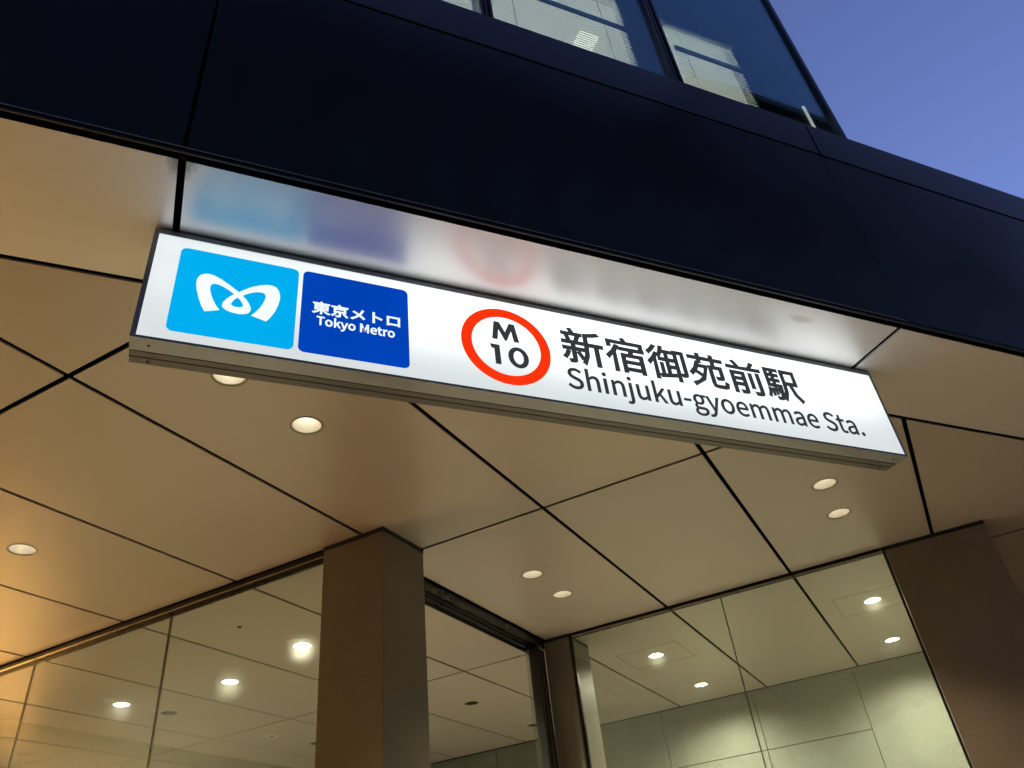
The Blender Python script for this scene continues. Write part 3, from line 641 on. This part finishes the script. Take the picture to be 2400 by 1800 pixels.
GLYPH = {"kanji":[[126,75,142,45,155,18,173,29,161,55,144,84],[47,82,34,51,14,24,33,11,53,41,69,77],[194,261,194,140,189,64,161,-9,181,-25,212,56,218,140,218,151,271,151,271,-26,297,-26,297,151,335,151,335,176,218,176,218,243,274,254,325,269,303,288,254,273],[75,290,90,257,21,257,21,235,176,235,176,257,118,257,99,296],[132,234,113,178,16,178,16,155,88,155,88,119,18,119,18,96,88,96,88,6,84,2,57,2,64,-21,86,-20,102,-16,110,-8,112,6,112,96,178,96,178,119,112,119,112,155,182,155,182,178,137,178,157,228],[44,228,53,202,58,178,81,184,75,208,65,233],[500,289,513,263,380,263,380,204,405,204,405,240,646,240,646,210,673,210,673,263,544,263,527,296],[486,145,486,-28,511,-28,511,-8,633,-8,633,-27,659,-27,659,145,574,145,585,180,677,180,677,203,471,203,471,180,556,180,548,145],[511,59,633,59,633,15,511,15],[511,81,511,122,633,122,633,81],[444,221,408,159,362,109,379,86,414,124,414,-28,439,-28,439,159,455,186,468,214],[770,294,743,257,710,224,724,204,762,242,794,285],[942,267,942,-28,965,-28,965,243,1006,243,1006,53,1002,48,976,48,984,24,1006,25,1020,29,1028,38,1030,53,1030,267],[777,224,745,170,706,125,721,102,752,137,752,-27,776,-27,776,172,793,202,814,190,835,232,861,232,861,178,801,178,801,154,861,154,861,25,831,20,831,127,810,127,810,18,790,15,796,-9,935,13,935,36,884,28,884,88,928,88,928,111,884,111,884,154,930,154,930,178,884,178,884,232,928,232,928,256,844,256,853,290,829,294,816,246,795,206,800,216],[1244,186,1244,18,1253,-14,1286,-22,1349,-22,1378,-11,1388,31,1364,41,1360,9,1347,2,1289,2,1273,5,1269,18,1269,162,1335,162,1335,87,1329,81,1292,82,1300,58,1329,59,1348,62,1358,71,1361,86,1361,186],[1274,293,1274,261,1178,261,1178,293,1152,293,1152,261,1072,261,1072,236,1152,236,1152,207,1134,211,1105,143,1061,92,1078,71,1114,109,1142,158,1202,158,1192,118,1179,84,1134,113,1118,96,1167,62,1126,20,1071,-6,1084,-30,1181,38,1230,177,1214,181,1209,181,1151,181,1159,204,1178,204,1178,236,1274,236,1274,203,1300,203,1300,236,1380,236,1380,261,1300,261,1300,293],[1612,180,1612,36,1637,36,1637,180],[1683,190,1683,5,1676,-2,1630,-1,1639,-27,1673,-26,1694,-22,1706,-13,1709,5,1709,190],[1654,296,1639,267,1621,239,1516,239,1533,245,1518,270,1498,294,1473,286,1492,262,1506,239,1419,239,1419,215,1732,215,1732,239,1651,239,1682,287],[1544,105,1544,70,1466,70,1466,105],[1544,126,1466,126,1466,161,1544,161],[1441,183,1441,-26,1466,-26,1466,49,1544,49,1544,2,1537,-4,1499,-3,1508,-27,1538,-26,1557,-22,1567,-14,1569,2,1569,183],[1830,76,1839,46,1843,19,1858,22,1852,50,1843,78],[1804,72,1808,39,1809,7,1823,10,1822,41,1818,74],[1779,79,1774,34,1761,-1,1776,-10,1790,28,1795,76],[1938,280,1938,147,1933,64,1902,-15,1924,-29,1955,51,1963,136,1995,136,2021,37,2072,-29,2090,-8,2043,50,2019,136,2075,136,2075,280],[1963,256,2051,256,2051,161,1963,161],[1838,206,1838,174,1804,174,1804,206],[1781,280,1781,99,1891,99,1887,45,1867,86,1855,82,1867,58,1875,36,1887,41,1882,10,1877,-4,1867,-8,1839,-6,1845,-28,1877,-28,1896,-18,1907,17,1914,110,1914,120,1860,120,1860,153,1904,153,1904,174,1860,174,1860,206,1904,206,1904,227,1860,227,1860,258,1911,258,1911,280],[1838,227,1804,227,1804,258,1838,258],[1838,153,1838,120,1804,120,1804,153]],"romaji":[[106,-5,143,1,170,17,188,40,194,68,190,93,178,112,162,126,141,137,104,153,89,159,75,168,65,180,62,196,65,211,75,223,90,230,110,233,127,231,142,226,156,219,168,209,185,230,170,242,152,252,132,259,110,261,77,256,52,242,35,221,29,193,34,169,46,150,63,137,81,127,118,111,135,103,148,94,157,82,161,65,157,48,146,35,130,27,107,24,87,26,68,33,51,43,36,56,17,33,35,18,56,6,80,-2],[241,0,273,0,273,138,286,151,299,160,311,165,325,167,341,164,352,155,359,139,361,116,361,0,393,0,393,120,389,152,379,176,361,190,335,195,316,193,300,186,285,176,272,163,273,202,273,279,241,279],[453,0,486,0,486,190,453,190],[470,229,478,231,485,235,489,242,491,251,489,259,485,266,478,270,470,271,461,270,454,266,450,259,449,251,450,242,454,235,461,231],[550,0,582,0,582,138,595,151,608,160,620,165,634,167,650,164,661,155,668,139,670,116,670,0,702,0,702,120,698,152,688,176,669,190,644,195,625,193,609,186,594,175,580,162,579,162,576,190,550,190],[743,-85,767,-80,784,-68,793,-48,796,-22,796,190,764,190,764,-22,763,-37,759,-49,752,-57,740,-59,722,-56,716,-80],[779,229,788,231,795,235,799,242,801,251,799,259,795,266,788,270,779,271,771,270,764,266,760,259,758,251,760,242,764,235,771,231],[915,-5,933,-2,950,5,964,16,978,30,979,30,981,0,1008,0,1008,190,976,190,976,55,963,41,951,31,938,25,925,23,909,26,897,35,891,51,889,74,889,190,857,190,857,70,860,38,871,14,889,0],[1072,0,1104,0,1104,50,1139,92,1195,0,1230,0,1158,113,1221,190,1186,190,1105,90,1104,90,1104,279,1072,279],[1321,-5,1339,-2,1355,5,1370,16,1384,30,1385,30,1387,0,1414,0,1414,190,1382,190,1382,55,1369,41,1357,31,1344,25,1331,23,1314,26,1303,35,1297,51,1295,74,1295,190,1263,190,1263,70,1266,38,1277,14,1295,0],[1462,86,1551,86,1551,110,1462,110],[1664,-88,1703,-82,1734,-68,1753,-47,1760,-22,1756,-1,1743,13,1722,21,1694,23,1656,23,1640,25,1630,29,1625,36,1623,44,1624,51,1626,57,1630,62,1635,67,1663,60,1691,65,1713,78,1727,99,1733,126,1732,138,1729,149,1724,158,1717,166,1756,166,1756,190,1690,190,1663,195,1636,190,1613,177,1598,155,1592,127,1594,111,1600,97,1608,85,1617,76,1617,75,1609,68,1603,60,1598,50,1596,39,1597,29,1601,20,1606,13,1613,8,1613,6,1601,-3,1592,-13,1587,-25,1585,-37,1591,-58,1607,-74,1632,-84],[1663,82,1648,85,1635,94,1626,108,1623,127,1626,146,1635,160,1648,169,1663,172,1679,169,1692,160,1701,146,1704,127,1701,108,1692,94,1679,85],[1668,-65,1645,-63,1628,-56,1617,-46,1613,-32,1614,-24,1618,-16,1624,-8,1632,0,1657,-3,1690,-3,1706,-4,1718,-8,1726,-16,1728,-27,1724,-41,1712,-54,1693,-62],[1800,-82,1825,-77,1845,-63,1860,-42,1871,-16,1943,190,1911,190,1877,85,1862,31,1860,31,1841,85,1803,190,1769,190,1846,0,1841,-15,1834,-31,1825,-44,1813,-53,1799,-56,1784,-53,1778,-78],[2053,-5,2087,2,2115,22,2134,53,2141,95,2134,137,2115,169,2087,188,2053,195,2020,188,1992,169,1973,137,1965,95,1973,53,1992,22,2020,2],[2053,22,2031,27,2013,42,2002,65,1998,95,2002,125,2013,148,2031,163,2053,168,2076,163,2093,148,2105,125,2109,95,2105,65,2093,42,2076,27],[2269,-5,2287,-3,2303,1,2318,7,2331,15,2320,36,2309,30,2297,25,2285,22,2272,21,2247,26,2228,39,2215,60,2209,88,2337,88,2339,106,2334,143,2319,171,2295,189,2263,195,2231,188,2204,168,2185,137,2178,95,2185,53,2204,22,2233,2],[2209,110,2215,135,2227,154,2244,166,2263,169,2283,166,2298,154,2307,136,2311,110],[2386,0,2418,0,2418,138,2430,151,2443,160,2454,165,2465,167,2481,164,2492,155,2499,139,2501,116,2501,0,2533,0,2533,138,2546,151,2558,160,2569,165,2581,167,2596,164,2607,155,2614,139,2616,116,2616,0,2648,0,2648,120,2644,152,2634,176,2616,190,2590,195,2573,192,2558,185,2542,173,2527,159,2520,174,2509,185,2494,192,2475,195,2458,193,2443,186,2429,175,2416,162,2415,162,2412,190,2386,190],[2710,0,2742,0,2742,138,2755,151,2767,160,2778,165,2790,167,2805,164,2816,155,2823,139,2825,116,2825,0,2857,0,2857,138,2870,151,2882,160,2894,165,2905,167,2920,164,2932,155,2938,139,2940,116,2940,0,2972,0,2972,120,2968,152,2958,176,2940,190,2915,195,2898,192,2882,185,2867,173,2852,159,2844,174,2833,185,2819,192,2799,195,2783,193,2767,186,2753,175,2740,162,2739,162,2736,190,2710,190],[3078,-5,3095,-2,3111,3,3127,12,3141,23,3142,23,3145,0,3171,0,3171,117,3167,149,3155,174,3135,189,3105,195,3083,193,3063,187,3045,179,3030,170,3043,148,3055,156,3069,162,3084,167,3100,168,3119,164,3131,154,3137,138,3139,120,3087,111,3050,97,3029,77,3022,49,3027,26,3038,10,3056,-1],[3087,21,3074,23,3063,28,3056,38,3053,51,3058,68,3072,82,3099,92,3139,99,3139,46,3126,35,3113,28,3100,23],[3308,-5,3326,-3,3343,1,3357,7,3370,15,3359,36,3348,30,3337,25,3325,22,3312,21,3287,26,3267,39,3254,60,3249,88,3377,88,3378,106,3373,143,3358,171,3335,189,3302,195,3271,188,3243,168,3224,137,3217,95,3224,53,3244,22,3272,2],[3248,110,3255,135,3267,154,3284,166,3303,169,3323,166,3338,154,3347,136,3350,110],[3578,-5,3614,1,3641,17,3659,40,3665,68,3661,93,3650,112,3633,126,3612,137,3576,153,3561,159,3547,168,3537,180,3533,196,3536,211,3546,223,3561,230,3581,233,3598,231,3613,226,3627,219,3639,209,3656,230,3641,242,3623,252,3603,259,3581,261,3549,256,3523,242,3506,221,3500,193,3505,169,3517,150,3534,137,3552,127,3589,111,3606,103,3620,94,3629,82,3632,65,3628,48,3618,35,3601,27,3578,24,3558,26,3540,33,3522,43,3507,56,3488,33,3506,18,3528,6,3551,-2],[3772,-5,3807,2,3801,27,3779,21,3765,24,3756,31,3751,42,3750,58,3750,164,3801,164,3801,190,3750,190,3750,244,3723,244,3720,190,3689,188,3689,164,3718,164,3718,59,3721,33,3730,13,3746,0],[3888,-5,3905,-2,3921,3,3937,12,3951,23,3952,23,3955,0,3981,0,3981,117,3977,149,3966,174,3945,189,3915,195,3893,193,3873,187,3855,179,3841,170,3853,148,3865,156,3879,162,3894,167,3910,168,3929,164,3941,154,3947,138,3949,120,3897,111,3861,97,3839,77,3833,49,3837,26,3848,10,3866,-1],[3897,21,3884,23,3873,28,3866,38,3863,51,3868,68,3882,82,3909,92,3949,99,3949,46,3936,35,3923,28,3910,23],[4058,-5,4067,-3,4074,2,4079,10,4081,20,4079,30,4074,37,4067,42,4058,44,4049,42,4041,37,4036,30,4035,20,4036,10,4041,2,4049,-3]],"tokyo_k":[[54,207,54,78,139,78,81,32,14,0,33,-22,101,15,161,67,161,-28,188,-28,188,68,249,15,318,-23,337,0,269,32,210,78,301,78,301,207,188,207,188,236,329,236,329,261,188,261,188,294,161,294,161,261,23,261,23,236,161,236,161,207],[79,133,161,133,161,99,79,99],[188,133,274,133,274,99,188,99],[79,186,161,186,161,152,79,152],[188,186,274,186,274,152,188,152],[442,173,610,173,610,117,442,117],[590,58,626,19,654,-18,677,-3,648,33,611,72],[432,71,404,34,368,-1,388,-17,425,20,458,62],[495,289,517,251,373,251,373,225,678,225,678,251,548,251,521,297],[416,196,416,93,513,93,513,3,505,-4,452,-4,461,-28,500,-28,525,-25,537,-15,540,2,540,93,638,93,638,196],[799,214,780,192,833,157,879,121,820,61,740,11,764,-11,843,43,902,102,945,63,984,22,1006,46,966,86,920,126,950,179,972,229,984,255,952,266,945,240,925,193,897,145,849,180],[1168,31,1166,-11,1200,-11,1198,31,1197,146,1267,121,1335,90,1347,120,1276,150,1197,178,1197,235,1200,271,1166,271,1168,235],[1452,240,1452,213,1452,40,1451,-2,1481,-2,1481,18,1672,18,1672,-2,1702,-2,1701,40,1701,213,1702,240,1671,239,1483,239],[1481,45,1481,211,1672,211,1672,45]],"tokyo_r":[[89,0,121,0,121,229,199,229,199,257,11,257,11,229,89,229],[316,-5,359,7,391,41,404,95,391,149,359,183,316,195,272,183,240,149,228,95,240,41,272,7],[316,22,287,31,268,57,261,95,268,133,287,159,316,168,345,159,364,133,371,95,364,57,345,31],[454,0,486,0,486,50,521,92,577,0,612,0,540,113,603,190,568,190,487,90,486,90,486,279,454,279],[651,-82,683,-73,706,-50,722,-16,793,190,762,190,728,85,712,31,710,31,692,85,653,190,620,190,696,0,692,-15,682,-36,668,-50,649,-56,634,-53,628,-78],[904,-5,947,7,979,41,992,95,979,149,947,183,904,195,860,183,828,149,816,95,828,41,860,7],[904,22,875,31,856,57,849,95,856,133,875,159,904,168,933,159,952,133,959,95,952,57,933,31],[1124,0,1153,0,1153,142,1148,218,1150,218,1171,159,1219,26,1241,26,1289,159,1310,218,1311,218,1307,142,1307,0,1337,0,1337,257,1298,257,1249,119,1231,66,1230,66,1211,119,1162,257,1124,257],[1482,-5,1506,-2,1526,5,1544,15,1533,36,1518,28,1503,23,1485,21,1453,29,1432,52,1422,88,1550,88,1552,106,1543,153,1517,184,1476,195,1434,183,1403,148,1391,95,1403,41,1436,7],[1422,110,1432,142,1451,163,1477,169,1502,163,1518,143,1524,110],[1658,-5,1694,2,1687,27,1666,21,1648,26,1639,38,1636,58,1636,164,1688,164,1688,190,1636,190,1636,244,1610,244,1606,190,1576,188,1576,164,1604,164,1604,59,1609,25,1626,3],[1731,0,1763,0,1763,122,1777,148,1794,162,1811,166,1829,163,1835,191,1815,195,1794,190,1776,176,1761,155,1760,155,1757,190,1731,190],[1940,-5,1984,7,2016,41,2028,95,2016,149,1984,183,1940,195,1897,183,1865,149,1853,95,1865,41,1897,7],[1940,22,1912,31,1892,57,1886,95,1892,133,1912,159,1940,168,1969,159,1989,133,1996,95,1989,57,1969,31]]}
def letters(key, name, m, parent, bx, off, d=D1):
    loops = [[(p[i], p[i + 1]) for i in range(0, len(p), 2)] for p in GLYPH[key]]
    xs_ = [q[0] for p in loops for q in p]; ys_ = [q[1] for p in loops for q in p]
    ax0, ax1, ay0, ay1 = bx['ref']; x0, x1, z0, z1 = bx['to']
    if ax0 is None: ax0, ax1 = min(xs_), max(xs_)
    if ay0 is None: ay0, ay1 = min(ys_), max(ys_)
    kx = (x1 - x0 - 2 * off) / (ax1 - ax0); kz = (z1 - z0 - 2 * off) / (ay1 - ay0)
    loops = [[(x0 + off + (q[0] - ax0) * kx, z0 + off + (q[1] - ay0) * kz) for q in p] for p in loops]
    big = max(loops, key=lambda p: abs(area(p))); sg = 1 if area(big) > 0 else -1
    if sg < 0: loops = [p[::-1] for p in loops]
    def grow(p):
        out = []
        for i in range(len(p)):
            a_, b_, c_ = p[i - 1], p[i], p[(i + 1) % len(p)]
            u = (b_[0] - a_[0], b_[1] - a_[1]); v = (c_[0] - b_[0], c_[1] - b_[1])
            lu, lv = math.hypot(*u) or 1e-9, math.hypot(*v) or 1e-9
            n1 = (u[1] / lu, -u[0] / lu); n2 = (v[1] / lv, -v[0] / lv)
            mx, mz = n1[0] + n2[0], n1[1] + n2[1]; q = mx * mx + mz * mz
            k_ = min(2.0 / q, 1.3) if q > 1e-6 else 0
            out.append((b_[0] + mx * k_ * off, b_[1] + mz * k_ * off))
        return out
    solid = [p for p in loops if area(p) > 0]; holes = [p for p in loops if area(p) <= 0]
    def within(p, x, z):
        c = False
        for i in range(len(p)):
            (ax, az), (bx_, bz) = p[i - 1], p[i]
            if (az > z) != (bz > z) and x < (bx_ - ax) * (z - az) / (bz - az) + ax: c = not c
        return c
    bm = bmesh.new()
    for i, p in enumerate(solid):
        mine = [grow(h) for h in holes if within(p, *h[0]) and abs(area(h)) < abs(area(p))]
        mine = [h for h in mine if area(h) < 0]
        t = film('tmp', [grow(p)] + mine, m, None, d - (i % 6) * 0.00003)
        bm.from_mesh(t.data); me_ = t.data; bpy.data.objects.remove(t); bpy.data.meshes.remove(me_)
    me = bpy.data.meshes.new(name); bm.to_mesh(me); bm.free()
    return link(name, me, m, parent)
letters('kanji', 'station_name_kanji', M['ink'], face, {'ref': (None, None, None, None), 'to': (0.6025, 1.1690, 0.8665, 0.9545)}, 0.0020)
letters('romaji', 'station_name_latin', M['ink'], face, {'ref': (None, None, 0, 254), 'to': (0.6030, 1.3075, 0.8082, 0.8547)}, 0.0009)
letters('tokyo_k', 'operator_name_kanji', M['film_white'], bl, {'ref': (None, None, None, None), 'to': (0.1435, 0.2920, 0.8765, 0.9040)}, 0.0008, D2)
letters('tokyo_r', 'operator_name_latin', M['film_white'], bl, {'ref': (None, None, 0, 254), 'to': (0.1515, 0.2825, 0.8530, 0.8715)}, 0.0006, D2)
# hangers up to the ceiling
for xx in (0.1, 0.65, 1.2):
    box('hanger', M['black'], sign, xx, xx + 0.02, SY + 0.02, SY + 0.04, Z1 + 0.0001, 0.9998)

# ------------------------------------------------------------------ columns
def column(F0, F1, G0, G1, lab):
    x, y = XY((F0 + F1) / 2, (G0 + G1) / 2)
    c = empty('column', W(x, y, -0.75), label=lab, cat='column', group='stone clad columns of the entrance')
    fg('stone_cladding', M['column'], c, F0, F1, G0, G1, -0.75, 0.9870, bev=0.0016)
    fg('top_reveal', M['black'], c, F0 - 0.001, F1 + 0.001, G0 - 0.001, G1 + 0.001, 0.9871, 0.9992)
    return c
column(1.630, 1.829, 1.1955, 1.404, 'broad brown stone column left of the doorway, lit orange on one side')
column(2.860, 3.060, 1.2075, 1.314, 'narrow dark stone column between the door frame and the right glass wall')
column(2.866, 3.070, -0.323, -0.0065, 'broad dark stone column at the right end of the glass wall')

# ------------------------------------------------------------------ added amber fill box, unseen, warming the ceiling from the left
ki = empty('amber_fill', W(-2.08, 3.95, -0.75), label='added amber fill box under the canopy, unseen, outside the left edge of the view', cat='amber_fill')
box('fill_body', M['dark_steel'], ki, -2.80, -1.36, 3.93, 4.6, -0.75, 0.80)
box('fill_base', M['column'], ki, -2.78, -1.38, 3.905, 3.929, -0.75, -0.40)
for i in range(2):
    xa = -2.78 + i * 0.70
    box('glow_panel', M['amber_fill_glow'], ki, xa + 0.02, xa + 0.68, 3.915, 3.928, -0.10, 0.66)
    box('fill_post', M['dark_steel'], ki, xa - 0.018, xa + 0.018, 3.900, 3.929, -0.39, 0.66)
box('fill_head', M['dark_steel'], ki, -2.78, -1.38, 3.900, 3.929, 0.665, 0.78)

# ------------------------------------------------------------------ glass walls
gl = empty('glass_wall', W(*XY(1.652, 2.6), -0.75), label='tall glass wall left of the brown column with glaring lamps behind', cat='glass wall', group='frameless glass walls of the entrance')
fg('top_channel', M['dark_steel'], gl, 1.6460, 1.6590, 1.405, 6.0, 0.9735, 0.9905, bev=0.0008)
fg('channel_lip', M['steel'], gl, 1.6448, 1.6458, 1.405, 6.0, 0.9775, 0.9825)
fg('channel_gap', M['black'], gl, 1.6480, 1.6600, 1.405, 6.0, 0.9906, 0.9995)
fg('channel_gasket', M['dark_steel'], gl, 1.6500, 1.6580, 1.405, 6.0, 0.9640, 0.9734)
js = [1.405, 2.0283, 2.6758, 3.323, 3.97, 4.62, 5.27, 6.0]
for i in range(len(js) - 1):
    fg('glass_pane', M['glass'], gl, 1.6520, 1.6560, js[i] + 0.003, js[i + 1] - 0.003, -0.75, 0.9639)
    if i: fg('joint_seal', M['silicone'], gl, 1.6512, 1.6568, js[i] - 0.0029, js[i] + 0.0029, -0.75, 0.9639)
gr = empty('glass_wall', W(*XY(2.88, 0.6), -0.75), label='tall glass wall on the right with four glaring lamps and stone wall behind', cat='glass wall', group='frameless glass walls of the entrance')
fg('top_channel', M['dark_steel'], gr, 2.8740, 2.8860, 0.004, 1.1945, 0.9835, 0.9925, bev=0.0006)
fg('channel_gap', M['black'], gr, 2.8755, 2.8870, 0.004, 1.1945, 0.9926, 0.9995)
fg('channel_lip', M['steel'], gr, 2.8730, 2.8739, 0.004, 1.1945, 0.9850, 0.9905)
for a, b in ((0.004, 0.5830), (0.5870, 1.1935)):
    fg('glass_pane', M['glass'], gr, 2.8785, 2.8825, a, b, -0.75, 0.9834)
fg('joint_seal', M['silicone'], gr, 2.8780, 2.8830, 0.5832, 0.5868, -0.75, 0.9834)
fg('side_channel', M['dark_steel'], gr, 2.8740, 2.8860, 1.1950, 1.2065, -0.75, 0.9990)
fg('side_channel', M['black'], gr, 2.8740, 2.8860, -0.0055, 0.0035, -0.75, 0.9990)
gi = empty('glass_wall', W(*XY(3.0, 3.43), -0.75), label='inner glass partition far behind the left glass wall, dimming the ceiling beyond', cat='glass wall', group='frameless glass walls of the entrance')
fg('glass_pane', M['glass_in'], gi, 1.67, 4.44, 3.430, 3.434, -0.75, 0.998)

# ------------------------------------------------------------------ doorway between the columns
d = empty('door_frame', W(*XY(2.4, 1.335), -0.75), label='dark metal frame of the open doorway beside the brown column', cat='door frame')
fg('header_rail', M['dark_steel'], d, 1.830, 2.8585, 1.318, 1.334, 0.972, 0.9990, bev=0.0008)
fg('header_rail', M['black'], d, 1.830, 2.8585, 1.3345, 1.342, 0.966, 0.9990)
fg('header_cover', M['dark_steel'], d, 1.830, 2.8585, 1.3425, 1.360, 0.957, 0.9990, bev=0.0008)
fg('header_track', M['black'], d, 1.830, 2.8585, 1.3605, 1.366, 0.947, 0.9990)
for F0, F1, m_ in ((2.787, 2.797, 'black'), (2.800, 2.806, 'steel'), (2.809, 2.826, 'black'), (2.829, 2.835, 'steel'), (2.838, 2.858, 'black')):
    fg('door_stile', M[m_], d, F0, F1, 1.3150, 1.350, -0.75, 0.9565, bev=0.0006 if m_ == 'steel' else 0)
fg('corner_block', M['black'], d, 2.765, 2.7865, 1.338, 1.356, 0.945, 0.9565)
fg('door_leaf', M['glass'], d, 2.745, 2.786, 1.341, 1.344, -0.75, 0.944)

# ------------------------------------------------------------------ inner walls
bw = empty('back_wall', W(*XY(4.455, 1.6), -0.75), kind='structure')
gj = [-0.30, 0.353, 0.872, 1.391, 1.915, 2.442, 2.96, 3.48, 4.0, 4.52, 5.04, 5.56, 6.1]
zj = [-0.75, -0.465, -0.172, 0.121, 0.414, 0.707, 0.999]
for i in range(len(gj) - 1):
    zz = zj if i else [-0.75, -0.172, 0.999]
    for j in range(len(zz) - 1):
        pr_ = random.uniform(0, 0.0015)
        fg('wall_tile', M['tile'], bw, 4.455 - pr_, 4.475, gj[i] + 0.0018, gj[i + 1] - 0.0018, zz[j] + 0.0018, zz[j + 1] - 0.0018)
fg('wall_core', M['void'], bw, 4.476, 4.52, -0.35, 6.15, -0.75, 1.0)
sw = empty('side_wall', W(*XY(3.8, -0.31), -0.75), kind='structure')
fj = [3.075, 3.54, 4.0, 4.453]
for i in range(3):
    for j in range(len(zj) - 1):
        fg('wall_tile', M['tile'], sw, fj[i] + 0.0018, fj[i + 1] - 0.0018, -0.322, -0.302, zj[j] + 0.0018, zj[j + 1] - 0.0018)
ew = empty('end_wall', W(*XY(3.0, 6.1), -0.75), kind='structure')
fg('wall_face', M['tile'], ew, -2.0, 4.45, 6.12, 6.15, -0.75, 1.0)
